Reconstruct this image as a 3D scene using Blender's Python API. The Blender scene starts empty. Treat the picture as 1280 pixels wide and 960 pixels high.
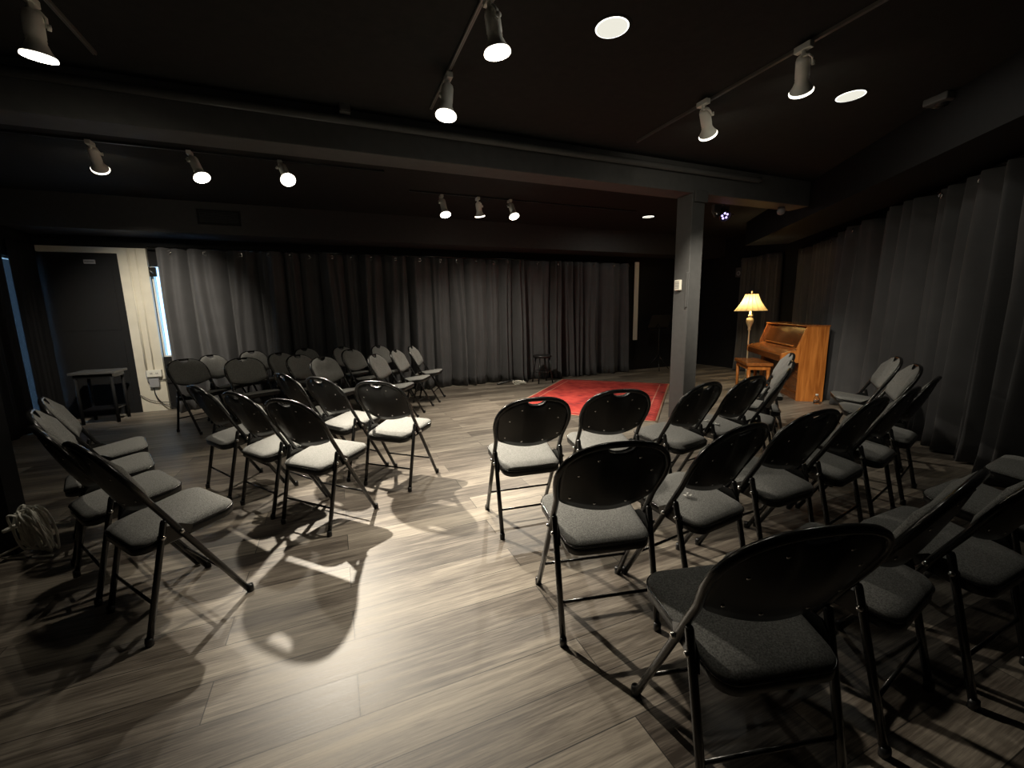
import bpy, bmesh, math, random
import numpy as np
from mathutils import Vector, Matrix
random.seed(7)
PI = math.pi
SC = bpy.context.scene
COL = SC.collection
YA = 0.397072                                   # turn of the room against the camera
CA, SA = math.cos(YA), math.sin(YA)
def W(b, a, z=0.0):                             # room coordinates (b along the beam, a towards the back wall) to world
    return Vector((b * CA - a * SA, b * SA + a * CA, z))

# ------------------------------------------------------------------ materials
def new_mat(name):
    m = bpy.data.materials.new(name); m.use_nodes = True
    nt = m.node_tree; bs = nt.nodes['Principled BSDF']
    return m, nt, bs
def plain(name, col, rough=0.5, metal=0.0, bump=0.0, bscale=60, var=0.0, coat=0.0, spec=0.5):
    m, nt, bs = new_mat(name)
    bs.inputs['Roughness'].default_value = rough
    bs.inputs['Metallic'].default_value = metal
    bs.inputs['Coat Weight'].default_value = coat
    bs.inputs['Specular IOR Level'].default_value = spec
    tc = nt.nodes.new('ShaderNodeTexCoord')
    nz = nt.nodes.new('ShaderNodeTexNoise'); nz.inputs['Scale'].default_value = bscale; nz.inputs['Detail'].default_value = 4
    nt.links.new(tc.outputs['Object'], nz.inputs['Vector'])
    mx = nt.nodes.new('ShaderNodeMix'); mx.data_type = 'RGBA'
    mx.inputs[6].default_value = [c * (1 - var) for c in col] + [1]
    mx.inputs[7].default_value = [min(1, c * (1 + var)) for c in col] + [1]
    nt.links.new(nz.outputs['Fac'], mx.inputs[0])
    nt.links.new(mx.outputs[2], bs.inputs['Base Color'])
    if bump:
        bp = nt.nodes.new('ShaderNodeBump'); bp.inputs['Strength'].default_value = bump; bp.inputs['Distance'].default_value = 0.002
        nt.links.new(nz.outputs['Fac'], bp.inputs['Height']); nt.links.new(bp.outputs['Normal'], bs.inputs['Normal'])
    return m
def emit(name, col, st):
    m = bpy.data.materials.new(name); m.use_nodes = True; nt = m.node_tree
    nt.nodes.clear(); o = nt.nodes.new('ShaderNodeOutputMaterial'); e = nt.nodes.new('ShaderNodeEmission')
    e.inputs[0].default_value = (*col, 1); e.inputs[1].default_value = st
    nt.links.new(e.outputs[0], o.inputs[0]); return m

BLACK_METAL = plain('black_enamel', (.012, .012, .012), .22, 0, 0, var=.1, spec=.6)
BLACK_PLASTIC = plain('black_plastic', (.010, .010, .0105), .33, 0, .15, 400, .1, spec=.5)
PIPING = plain('glossy_piping', (.02, .02, .02), .16, var=.05, spec=.8)
BLACK_VINYL = plain('black_vinyl', (.014, .014, .014), .38, 0, .2, 300, .1)
PAINT_BLACK = plain('black_paint', (.011, .011, .0115), .7, 0, .3, 25, .2, spec=.2)
CEIL_BLACK = plain('ceiling_black', (.020, .020, .0195), .8, 0, .6, 18, .3, spec=.2)
BEAM_GREY = plain('beam_grey', (.085, .085, .085), .6, 0, .3, 14, .2, spec=.35)
COLUMN_GREY = plain('column_grey', (.068, .068, .067), .6, 0, .3, 20, .18, spec=.35)
CREAM = plain('cream_paint', (.62, .58, .48), .6, 0, .2, 8, .12)
WHITE_PLASTIC = plain('white_plastic', (.72, .70, .62), .4, var=.04)
LAMP_WHITE = plain('lamp_white', (.84, .83, .77), .45, var=.05)
CHROME = plain('chrome', (.75, .74, .72), .22, 1.0, var=.03)
STEEL = plain('dark_steel', (.30, .30, .31), .35, 1.0, var=.05)
GREY_PLASTIC = plain('grey_plastic', (.28, .28, .29), .5, var=.05)
PAPER = plain('paper', (.8, .79, .75), .8, var=.03)
TABLE_TOP = plain('table_top', (.09, .09, .09), .35, var=.1)
CORD_WHITE = plain('cord_white', (.80, .78, .70), .45, var=.06)
BRASS = plain('antique_cream', (.62, .52, .34), .4, .1, var=.15, bscale=20)
IVORY = plain('ivory', (.75, .72, .62), .3, var=.03)

def fabric_mat():
    m, nt, bs = new_mat('grey_fabric')
    tc = nt.nodes.new('ShaderNodeTexCoord')
    n1 = nt.nodes.new('ShaderNodeTexNoise'); n1.inputs['Scale'].default_value = 260; n1.inputs['Detail'].default_value = 3
    n2 = nt.nodes.new('ShaderNodeTexNoise'); n2.inputs['Scale'].default_value = 900
    nt.links.new(tc.outputs['Object'], n1.inputs['Vector']); nt.links.new(tc.outputs['Object'], n2.inputs['Vector'])
    r = nt.nodes.new('ShaderNodeValToRGB')
    r.color_ramp.elements[0].position = .32; r.color_ramp.elements[0].color = (.11, .11, .105, 1)
    r.color_ramp.elements[1].position = .70; r.color_ramp.elements[1].color = (.33, .33, .315, 1)
    nt.links.new(n1.outputs['Fac'], r.inputs[0]); nt.links.new(r.outputs[0], bs.inputs['Base Color'])
    bp = nt.nodes.new('ShaderNodeBump'); bp.inputs['Strength'].default_value = .5; bp.inputs['Distance'].default_value = .001
    nt.links.new(n2.outputs['Fac'], bp.inputs['Height']); nt.links.new(bp.outputs['Normal'], bs.inputs['Normal'])
    bs.inputs['Roughness'].default_value = .95; bs.inputs['Sheen Weight'].default_value = .15
    bs.inputs['Specular IOR Level'].default_value = .2
    return m
FABRIC = fabric_mat()

def curtain_mat():
    m, nt, bs = new_mat('black_curtain_cloth')
    tc = nt.nodes.new('ShaderNodeTexCoord')
    n = nt.nodes.new('ShaderNodeTexNoise'); n.inputs['Scale'].default_value = 5; n.inputs['Detail'].default_value = 5
    nt.links.new(tc.outputs['Object'], n.inputs['Vector'])
    r = nt.nodes.new('ShaderNodeValToRGB')
    r.color_ramp.elements[0].color = (.060, .060, .063, 1); r.color_ramp.elements[1].color = (.092, .092, .095, 1)
    nt.links.new(n.outputs['Fac'], r.inputs[0]); nt.links.new(r.outputs[0], bs.inputs['Base Color'])
    bs.inputs['Roughness'].default_value = .9; bs.inputs['Sheen Weight'].default_value = .1
    bs.inputs['Specular IOR Level'].default_value = .2
    return m
CLOTH = curtain_mat()
BLACKOUT = plain('blackout_cloth', (.016, .016, .017), .9, 0, .2, 200, .15, spec=.15)

def floor_mat():
    m, nt, bs = new_mat('grey_oak_planks')
    L = nt.links.new
    tc = nt.nodes.new('ShaderNodeTexCoord')
    mp = nt.nodes.new('ShaderNodeMapping'); mp.inputs['Location'].default_value = (.02, -.02, 0)
    L(tc.outputs['Object'], mp.inputs['Vector'])
    bk = nt.nodes.new('ShaderNodeTexBrick'); bk.offset = .37; bk.offset_frequency = 2; bk.squash = 1
    bk.inputs['Scale'].default_value = 1; bk.inputs['Brick Width'].default_value = 1.22; bk.inputs['Row Height'].default_value = .17
    bk.inputs['Mortar Size'].default_value = .0018; bk.inputs['Mortar Smooth'].default_value = .1; bk.inputs['Bias'].default_value = 0
    bk.inputs['Color1'].default_value = (0, 0, 0, 1); bk.inputs['Color2'].default_value = (1, 1, 1, 1); bk.inputs['Mortar'].default_value = (.5, .5, .5, 1)
    L(mp.outputs[0], bk.inputs['Vector'])
    # each plank gets its own piece of grain
    sc = nt.nodes.new('ShaderNodeVectorMath'); sc.operation = 'SCALE'; sc.inputs['Scale'].default_value = 7.0
    L(bk.outputs['Color'], sc.inputs[0])
    ad = nt.nodes.new('ShaderNodeVectorMath'); ad.operation = 'ADD'
    L(mp.outputs[0], ad.inputs[0]); L(sc.outputs[0], ad.inputs[1])
    def noise(scale, detail, dist, rough=.6):
        mm = nt.nodes.new('ShaderNodeMapping'); mm.inputs['Scale'].default_value = scale
        L(ad.outputs[0], mm.inputs['Vector'])
        n = nt.nodes.new('ShaderNodeTexNoise'); n.inputs['Scale'].default_value = 1; n.inputs['Detail'].default_value = detail
        n.inputs['Distortion'].default_value = dist; n.inputs['Roughness'].default_value = rough
        L(mm.outputs[0], n.inputs['Vector']); return n
    g1 = noise((1.5, 30, 1), 7, .7, .65)
    g2 = noise((9, 210, 1), 4, .4)
    g3 = noise((1.0, 6, 1), 3, 1.5)
    m1 = nt.nodes.new('ShaderNodeMath'); m1.operation = 'MULTIPLY_ADD'; m1.inputs[1].default_value = .48
    L(g1.outputs['Fac'], m1.inputs[0])
    m2 = nt.nodes.new('ShaderNodeMath'); m2.operation = 'MULTIPLY_ADD'; m2.inputs[1].default_value = .34; m2.inputs[2].default_value = -.055
    L(g2.outputs['Fac'], m2.inputs[0]); L(m2.outputs[0], m1.inputs[2])
    m3 = nt.nodes.new('ShaderNodeMath'); m3.operation = 'MULTIPLY_ADD'; m3.inputs[1].default_value = .28
    L(g3.outputs['Fac'], m3.inputs[0]); L(m1.outputs[0], m3.inputs[2])
    m4 = nt.nodes.new('ShaderNodeMath'); m4.operation = 'MULTIPLY_ADD'; m4.inputs[1].default_value = .14
    L(bk.outputs['Color'], m4.inputs[0]); L(m3.outputs[0], m4.inputs[2])
    r = nt.nodes.new('ShaderNodeValToRGB'); cr = r.color_ramp
    cr.elements[0].position = .42; cr.elements[0].color = (.045, .036, .029, 1)
    cr.elements[1].position = .74; cr.elements[1].color = (.36, .315, .255, 1)
    e = cr.elements.new(.52); e.color = (.12, .100, .081, 1)
    e = cr.elements.new(.61); e.color = (.215, .186, .150, 1)
    L(m4.outputs[0], r.inputs[0])
    mx = nt.nodes.new('ShaderNodeMix'); mx.data_type = 'RGBA'; mx.inputs[7].default_value = (.03, .026, .022, 1)
    L(bk.outputs['Fac'], mx.inputs[0]); L(r.outputs[0], mx.inputs[6])
    L(mx.outputs[2], bs.inputs['Base Color'])
    bp = nt.nodes.new('ShaderNodeBump'); bp.inputs['Strength'].default_value = .5; bp.inputs['Distance'].default_value = .0012
    L(m4.outputs[0], bp.inputs['Height']); L(bp.outputs['Normal'], bs.inputs['Normal'])
    mr = nt.nodes.new('ShaderNodeMapRange'); mr.inputs['From Min'].default_value = .3; mr.inputs['From Max'].default_value = .8
    mr.inputs['To Min'].default_value = .38; mr.inputs['To Max'].default_value = .54
    L(m4.outputs[0], mr.inputs['Value']); L(mr.outputs[0], bs.inputs['Roughness'])
    bs.inputs['Specular IOR Level'].default_value = .5
    return m
FLOOR = floor_mat()

def wood_mat(name, dark, light, scale=(3, 40, 40), rough=.25):
    m, nt, bs = new_mat(name); L = nt.links.new
    tc = nt.nodes.new('ShaderNodeTexCoord'); mp = nt.nodes.new('ShaderNodeMapping'); mp.inputs['Scale'].default_value = scale
    L(tc.outputs['Object'], mp.inputs['Vector'])
    n = nt.nodes.new('ShaderNodeTexNoise'); n.inputs['Scale'].default_value = 1; n.inputs['Detail'].default_value = 5; n.inputs['Distortion'].default_value = .8
    L(mp.outputs[0], n.inputs['Vector'])
    r = nt.nodes.new('ShaderNodeValToRGB'); r.color_ramp.elements[0].position = .3; r.color_ramp.elements[1].position = .72
    r.color_ramp.elements[0].color = (*dark, 1); r.color_ramp.elements[1].color = (*light, 1)
    L(n.outputs['Fac'], r.inputs[0]); L(r.outputs[0], bs.inputs['Base Color'])
    bs.inputs['Roughness'].default_value = rough; bs.inputs['Coat Weight'].default_value = .25; bs.inputs['Coat Roughness'].default_value = .15
    return m
OAK = wood_mat('honey_oak', (.36, .11, .020), (.68, .25, .055), (28, 28, 2.2))
OAK_DARK = wood_mat('worn_brown_oak', (.10, .032, .010), (.23, .080, .022), (3, 3, 30), .22)
OAK_TOP = wood_mat('polished_oak', (.24, .075, .018), (.46, .17, .045), (30, 2.5, 30), .18)

def rug_mat(L0, W0):
    m, nt, bs = new_mat('red_patterned_wool'); L = nt.links.new
    tc = nt.nodes.new('ShaderNodeTexCoord'); sep = nt.nodes.new('ShaderNodeSeparateXYZ'); L(tc.outputs['Object'], sep.inputs[0])
    def math(op, a, b=None):
        n = nt.nodes.new('ShaderNodeMath'); n.operation = op
        for i, v in enumerate((a, b)):
            if v is None: continue
            if isinstance(v, (int, float)): n.inputs[i].default_value = v
            else: L(v, n.inputs[i])
        return n.outputs[0]
    dx = math('SUBTRACT', W0 / 2, math('ABSOLUTE', sep.outputs[0])); dy = math('SUBTRACT', L0 / 2, math('ABSOLUTE', sep.outputs[1]))
    d = math('MINIMUM', dx, dy)
    n1 = nt.nodes.new('ShaderNodeTexNoise'); n1.inputs['Scale'].default_value = 3.2; n1.inputs['Detail'].default_value = 6; L(tc.outputs['Object'], n1.inputs['Vector'])
    vo = nt.nodes.new('ShaderNodeTexVoronoi'); vo.inputs['Scale'].default_value = 9; L(tc.outputs['Object'], vo.inputs['Vector'])
    r = nt.nodes.new('ShaderNodeValToRGB'); cr = r.color_ramp
    cr.elements[0].position = .30; cr.elements[0].color = (.11, .024, .026, 1)
    cr.elements[1].position = .72; cr.elements[1].color = (.50, .068, .052, 1)
    e = cr.elements.new(.47); e.color = (.34, .036, .032, 1)
    s = math('ADD', math('MULTIPLY', n1.outputs['Fac'], .75), math('MULTIPLY', vo.outputs['Distance'], .35))
    L(s, r.inputs[0])
    # border bands: an edge binding, a patterned band and two thin light lines
    def band(lo, hi):
        return math('MULTIPLY', math('GREATER_THAN', d, lo), math('LESS_THAN', d, hi))
    ring = math('MULTIPLY', math('GREATER_THAN', math('SINE', math('MULTIPLY', math('ADD', sep.outputs[0], sep.outputs[1]), 60)), .2), band(.05, .13))
    def mix(fac, a, col):
        n = nt.nodes.new('ShaderNodeMix'); n.data_type = 'RGBA'; L(fac, n.inputs[0]); L(a, n.inputs[6]); n.inputs[7].default_value = (*col, 1); return n.outputs[2]
    c = r.outputs[0]
    c = mix(math('MULTIPLY', ring, .55), c, (.16, .035, .04))
    c = mix(math('MULTIPLY', band(.135, .15), .6), c, (.55, .30, .22))
    c = mix(math('LESS_THAN', d, .022), c, (.55, .34, .24))
    L(c, bs.inputs['Base Color']); bs.inputs['Roughness'].default_value = .95; bs.inputs['Specular IOR Level'].default_value = .15
    bp = nt.nodes.new('ShaderNodeBump'); bp.inputs['Strength'].default_value = .5; bp.inputs['Distance'].default_value = .002
    n2 = nt.nodes.new('ShaderNodeTexNoise'); n2.inputs['Scale'].default_value = 300; L(tc.outputs['Object'], n2.inputs['Vector'])
    L(n2.outputs['Fac'], bp.inputs['Height']); L(bp.outputs['Normal'], bs.inputs['Normal'])
    return m

def shade_mat():
    m = bpy.data.materials.new('pleated_shade_cloth'); m.use_nodes = True; nt = m.node_tree; nt.nodes.clear(); L = nt.links.new
    o = nt.nodes.new('ShaderNodeOutputMaterial'); d = nt.nodes.new('ShaderNodeBsdfDiffuse'); t = nt.nodes.new('ShaderNodeBsdfTranslucent')
    d.inputs[0].default_value = (.80, .68, .40, 1); t.inputs[0].default_value = (.88, .72, .40, 1)
    mx = nt.nodes.new('ShaderNodeMixShader'); mx.inputs[0].default_value = .34
    L(d.outputs[0], mx.inputs[1]); L(t.outputs[0], mx.inputs[2]); L(mx.outputs[0], o.inputs[0]); return m
SHADE = shade_mat()

def glass_mat(name, col=(1, 1, 1), rough=.02):
    m, nt, bs = new_mat(name); bs.inputs['Base Color'].default_value = (*col, 1)
    bs.inputs['Transmission Weight'].default_value = 1; bs.inputs['Roughness'].default_value = rough; bs.inputs['IOR'].default_value = 1.45
    return m
GLASS = glass_mat('clear_glass')
PURPLE = emit('violet_led', (.55, .42, 1.0), 1.6)
BULB = emit('lit_bulb', (1.0, .90, .70), 30)
RIM_GLOW = emit('lit_bulb_rim', (1.0, .92, .76), 3.0)
PANEL_LED = emit('led_panel', (1.0, .97, .84), .58)
PANEL_EDGE = emit('led_panel_edge', (1.0, .98, .88), 2.2)
FILAMENT = emit('warm_bulb', (1.0, .78, .40), 6)

# ------------------------------------------------------------------ mesh helpers
def link(name, bm, mats, parent=None, loc=None, smooth=False, bevel=0.0):
    me = bpy.data.meshes.new(name); bmesh.ops.recalc_face_normals(bm, faces=bm.faces); bm.to_mesh(me); bm.free()
    for m in (mats if isinstance(mats, (list, tuple)) else [mats]): me.materials.append(m)
    if smooth:
        for p in me.polygons: p.use_smooth = True
    o = bpy.data.objects.new(name, me); COL.objects.link(o)
    if parent is not None: o.parent = parent
    if loc is not None: o.location = loc
    if bevel:
        md = o.modifiers.new('soft_edges', 'BEVEL'); md.width = bevel; md.segments = 2; md.limit_method = 'ANGLE'; md.angle_limit = .6
    return o
def B():
    return bmesh.new()
def box(bm, lo, hi, mat=0, M=None):
    x0, y0, z0 = lo; x1, y1, z1 = hi
    co = [(x0, y0, z0), (x1, y0, z0), (x1, y1, z0), (x0, y1, z0), (x0, y0, z1), (x1, y0, z1), (x1, y1, z1), (x0, y1, z1)]
    v = [bm.verts.new(M @ Vector(c) if M else c) for c in co]
    for q in ((0, 3, 2, 1), (4, 5, 6, 7), (0, 1, 5, 4), (1, 2, 6, 5), (2, 3, 7, 6), (3, 0, 4, 7)):
        f = bm.faces.new([v[i] for i in q]); f.material_index = mat
    return v
def tube(bm, pts, r, n=10, closed=False, caps=True, mat=0):
    pts = [Vector(p) for p in pts]; N = len(pts); rr = r if isinstance(r, (list, tuple)) else [r] * N
    tang = []
    for i in range(N):
        a = pts[(i - 1) % N] if (closed or i) else pts[0]; b = pts[(i + 1) % N] if (closed or i < N - 1) else pts[-1]
        tang.append((b - a).normalized())
    t0 = tang[0]; up = Vector((0, 0, 1)) if abs(t0.z) < .9 else Vector((1, 0, 0))
    u = t0.cross(up).normalized(); rings = []
    for i in range(N):
        t = tang[i]; u = (u - t * u.dot(t)).normalized(); v = t.cross(u)
        rings.append([bm.verts.new(pts[i] + (u * math.cos(2 * PI * k / n) + v * math.sin(2 * PI * k / n)) * rr[i]) for k in range(n)])
    M = N if closed else N - 1
    for i in range(M):
        a, b = rings[i], rings[(i + 1) % N]
        for k in range(n):
            f = bm.faces.new((a[k], a[(k + 1) % n], b[(k + 1) % n], b[k])); f.smooth = True; f.material_index = mat
    if caps and not closed:
        for rg in (rings[0], rings[-1]):
            f = bm.faces.new(rg); f.material_index = mat
    return rings
def lathe(bm, prof, n=24, origin=(0, 0, 0), axis=None, mat=0, smooth=True, flute=0, fl_amp=0):
    o = Vector(origin)
    R = Vector((0, 0, 1)).rotation_difference(Vector(axis)).to_matrix() if axis is not None else Matrix.Identity(3)
    rings = []
    for r, z in prof:
        if r < 1e-6: rings.append([bm.verts.new(o + R @ Vector((0, 0, z)))]); continue
        rg = []
        for k in range(n):
            t = 2 * PI * k / n; q = r * (1 + (fl_amp * abs(math.sin(flute * t / 2)) if flute else 0))
            rg.append(bm.verts.new(o + R @ Vector((q * math.cos(t), q * math.sin(t), z))))
        rings.append(rg)
    for a, b in zip(rings, rings[1:]):
        if len(a) == 1 and len(b) == 1: continue
        for k in range(n):
            k2 = (k + 1) % n
            if len(a) == 1: f = bm.faces.new((a[0], b[k2], b[k]))
            elif len(b) == 1: f = bm.faces.new((a[k], a[k2], b[0]))
            else: f = bm.faces.new((a[k], a[k2], b[k2], b[k]))
            f.smooth = smooth; f.material_index = mat
    return rings
def thing(name, label, cat, loc=(0, 0, 0), rz=0.0, group=None):
    o = bpy.data.objects.new(name, None); COL.objects.link(o); o.location = loc; o.rotation_euler = (0, 0, rz)
    o.empty_display_size = .1
    tag(o, label, cat, group); return o
def tag(o, label, cat, group=None):
    o['label'] = label; o['category'] = cat
    if group: o['group'] = group
    return o
def structure(name, bm, mats, loc=(0, 0, 0), rz=YA, **k):
    o = link(name, bm, mats, None, loc, **k); o.rotation_euler = (0, 0, rz); o['kind'] = 'structure'; return o

# ------------------------------------------------------------------ camera
f_px, pitch, roll, hcam = 525.93, 0.166593, -0.0200218, 1.21402
cam = bpy.data.cameras.new('camera'); co = bpy.data.objects.new('camera', cam); COL.objects.link(co)
cam.sensor_fit = 'HORIZONTAL'; cam.sensor_width = 36; cam.lens = f_px * 36 / 1280; cam.clip_start = .02; cam.clip_end = 60
cp, sp, cr_, sr_ = math.cos(pitch), math.sin(pitch), math.cos(roll), math.sin(roll)
R0 = Matrix(((1, 0, 0), (0, -sp, -cp), (0, cp, -sp)))
Rr = Matrix(((cr_, -sr_, 0), (sr_, cr_, 0), (0, 0, 1)))
Rw = (Rr @ R0)                                   # rows: camera right, down, forward
rot = Matrix((Rw[0], -Rw[1], -Rw[2])).transposed()
co.matrix_world = Matrix.Translation((0, 0, hcam)) @ rot.to_4x4()
SC.camera = co

# ------------------------------------------------------------------ room shell (object axes: x = b, y = a)
CEIL = 2.65
BACK = 7.08
LEFT = -3.24
RIGHT = 7.55
bm = B(); box(bm, (-3.6, -2.4, -.1), (7.9, 7.4, 0)); structure('floor', bm, FLOOR)
bm = B(); box(bm, (-3.6, -2.4, CEIL), (7.9, 7.4, CEIL + .1)); structure('ceiling', bm, CEIL_BLACK)
# back wall with a window opening beside the cream pier
WB0, WB1, WZ0, WZ1 = -2.15, -1.20, .72, 1.93
bm = B()
box(bm, (-3.6, BACK, 0), (WB0, BACK + .2, CEIL)); box(bm, (WB1, BACK, 0), (7.9, BACK + .2, CEIL))
box(bm, (WB0, BACK, 0), (WB1, BACK + .2, WZ0)); box(bm, (WB0, BACK, WZ1), (WB1, BACK + .2, CEIL))
structure('wall_back', bm, PAINT_BLACK)
# left wall with a window opening behind the black drapes
bm = B()
LA0, LA1, LZ0, LZ1 = 6.25, 7.06, .12, 1.95
box(bm, (LEFT - .2, -2.4, 0), (LEFT, LA0, CEIL)); box(bm, (LEFT - .2, LA1, 0), (LEFT, 7.4, CEIL))
box(bm, (LEFT - .2, LA0, 0), (LEFT, LA1, LZ0)); box(bm, (LEFT - .2, LA0, LZ1), (LEFT, LA1, CEIL))
structure('wall_left', bm, PAINT_BLACK)
bm = B(); box(bm, (RIGHT, 3.8, 0), (RIGHT + .2, 7.4, CEIL)); structure('wall_right', bm, PAINT_BLACK)
bm = B(); box(bm, (-3.6, -2.5, 0), (7.9, -2.3, CEIL)); structure('wall_front', bm, PAINT_BLACK)
# slanting right-hand wall behind the long curtain (world coordinates)
RC = [Vector((2.42, -1.4, 0)), Vector((3.56, 3.2, 0)), Vector((4.24, 5.05, 0)), Vector((4.76, 6.70, 0)), Vector((5.0, 7.5, 0))]
def wall_strip(bm, p, q, th, z0, z1):
    d = (q - p).normalized(); nrm = Vector((d.y, -d.x, 0))
    a = [p, q, q + nrm * th, p + nrm * th]
    lo = [bm.verts.new((v.x, v.y, z0)) for v in a]; hi = [bm.verts.new((v.x, v.y, z1)) for v in a]
    bm.faces.new(lo); bm.faces.new(hi)
    for i in range(4):
        j = (i + 1) % 4; bm.faces.new((lo[i], lo[j], hi[j], hi[i]))
off = Vector((.22, -.05, 0))
bm = B(); p0 = RC[0] + (RC[0] - RC[1]) * .25; wall_strip(bm, p0 + off, Vector((5.16, 7.9, 0)) + off, .12, 0, CEIL)
structure('wall_right_slant', bm, PAINT_BLACK, rz=0)
# near-left partition end
bm = B(); box(bm, (-3.3, 2.93, 0), (-1.64, 3.06, CEIL)); structure('wall_left_partition', bm, PAINT_BLACK)
# beam and column
bm = B(); box(bm, (-3.24, 3.42, 2.375), (5.24, 3.66, CEIL)); structure('trim_beam', bm, BEAM_GREY, bevel=.006)
bm = B(); box(bm, (3.455, 3.425, 0), (3.625, 3.635, 2.376)); structure('column_post', bm, COLUMN_GREY, bevel=.006)
bm = B(); box(bm, (3.47, 3.40, 2.29), (3.64, 3.424, 2.40)); structure('trim_column_cap', bm, COLUMN_GREY, bevel=.004)
# bulkhead over the back curtains
bm = B(); box(bm, (-3.24, 6.55, 2.27), (RIGHT, BACK, CEIL)); structure('trim_bulkhead_back', bm, plain('bulkhead_grey', (.042, .042, .043), .65, 0, .3, 16, .2, spec=.3))
# soffit along the slanting wall
bm = B(); wall_strip(bm, Vector((2.10, -1.2, 0)), Vector((4.02, 7.45, 0)), .66, 2.27, CEIL); structure('trim_soffit_right', bm, PAINT_BLACK, rz=0)
# cream pier, header over the blacked-out doorway, and the strip at the far end of the curtains
bm = B(); box(bm, (-2.44, BACK - .05, 0), (-2.145, BACK, 2.13)); 
tube(bm, [(-2.33, BACK - .055, .5), (-2.33, BACK - .055, 2.12)], .012, 8); tube(bm, [(-2.25, BACK - .055, .5), (-2.25, BACK - .055, 2.12)], .008, 8)
structure('trim_pier_cream', bm, CREAM)
bm = B(); box(bm, (-3.2, BACK - .05, 2.06), (-2.44, BACK, 2.13)); structure('trim_header_cream', bm, CREAM)
bm = B(); box(bm, (5.485, BACK - .285, .64), (5.575, BACK - .265, 2.14)); structure('trim_strip_cream', bm, CREAM)
bm = B(); box(bm, (-3.19, BACK - .03, 0), (-2.445, BACK, 2.055)); box(bm, (-3.12, BACK - .036, .12), (-2.52, BACK - .03, .95)); box(bm, (-3.12, BACK - .036, 1.1), (-2.52, BACK - .03, 1.95))
structure('door_1', bm, PAINT_BLACK)
# windows: frames and panes with daylight beyond
def window(name, lo, hi, axis):
    bm = B(); t = .018; (u0, z0), (u1, z1) = lo, hi
    def bar(ua, ub, za, zb):
        if axis == 'b': box(bm, (ua, BACK + .05, za), (ub, BACK + .12, zb))
        else: box(bm, (LEFT - .12, ua, za), (LEFT - .05, ub, zb))
    bar(u0, u0 + t, z0, z1); bar(u1 - t, u1, z0, z1); bar(u0, u1, z0, z0 + t); bar(u0, u1, z1 - t, z1)
    o = structure(name, bm, WHITE_PLASTIC)
    bm = B()
    if axis == 'b': box(bm, (u0 + t, BACK + .08, z0 + t), (u1 - t, BACK + .086, z1 - t))
    else: box(bm, (LEFT - .086, u0 + t, z0 + t), (LEFT - .08, u1 - t, z1 - t))
    p = link('pane', bm, GLASS, o); return o
window('window_1', (WB0, WZ0), (WB1, WZ1), 'b')
window('window_2', (LA0, LZ0), (LA1, LZ1), 'a')

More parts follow.
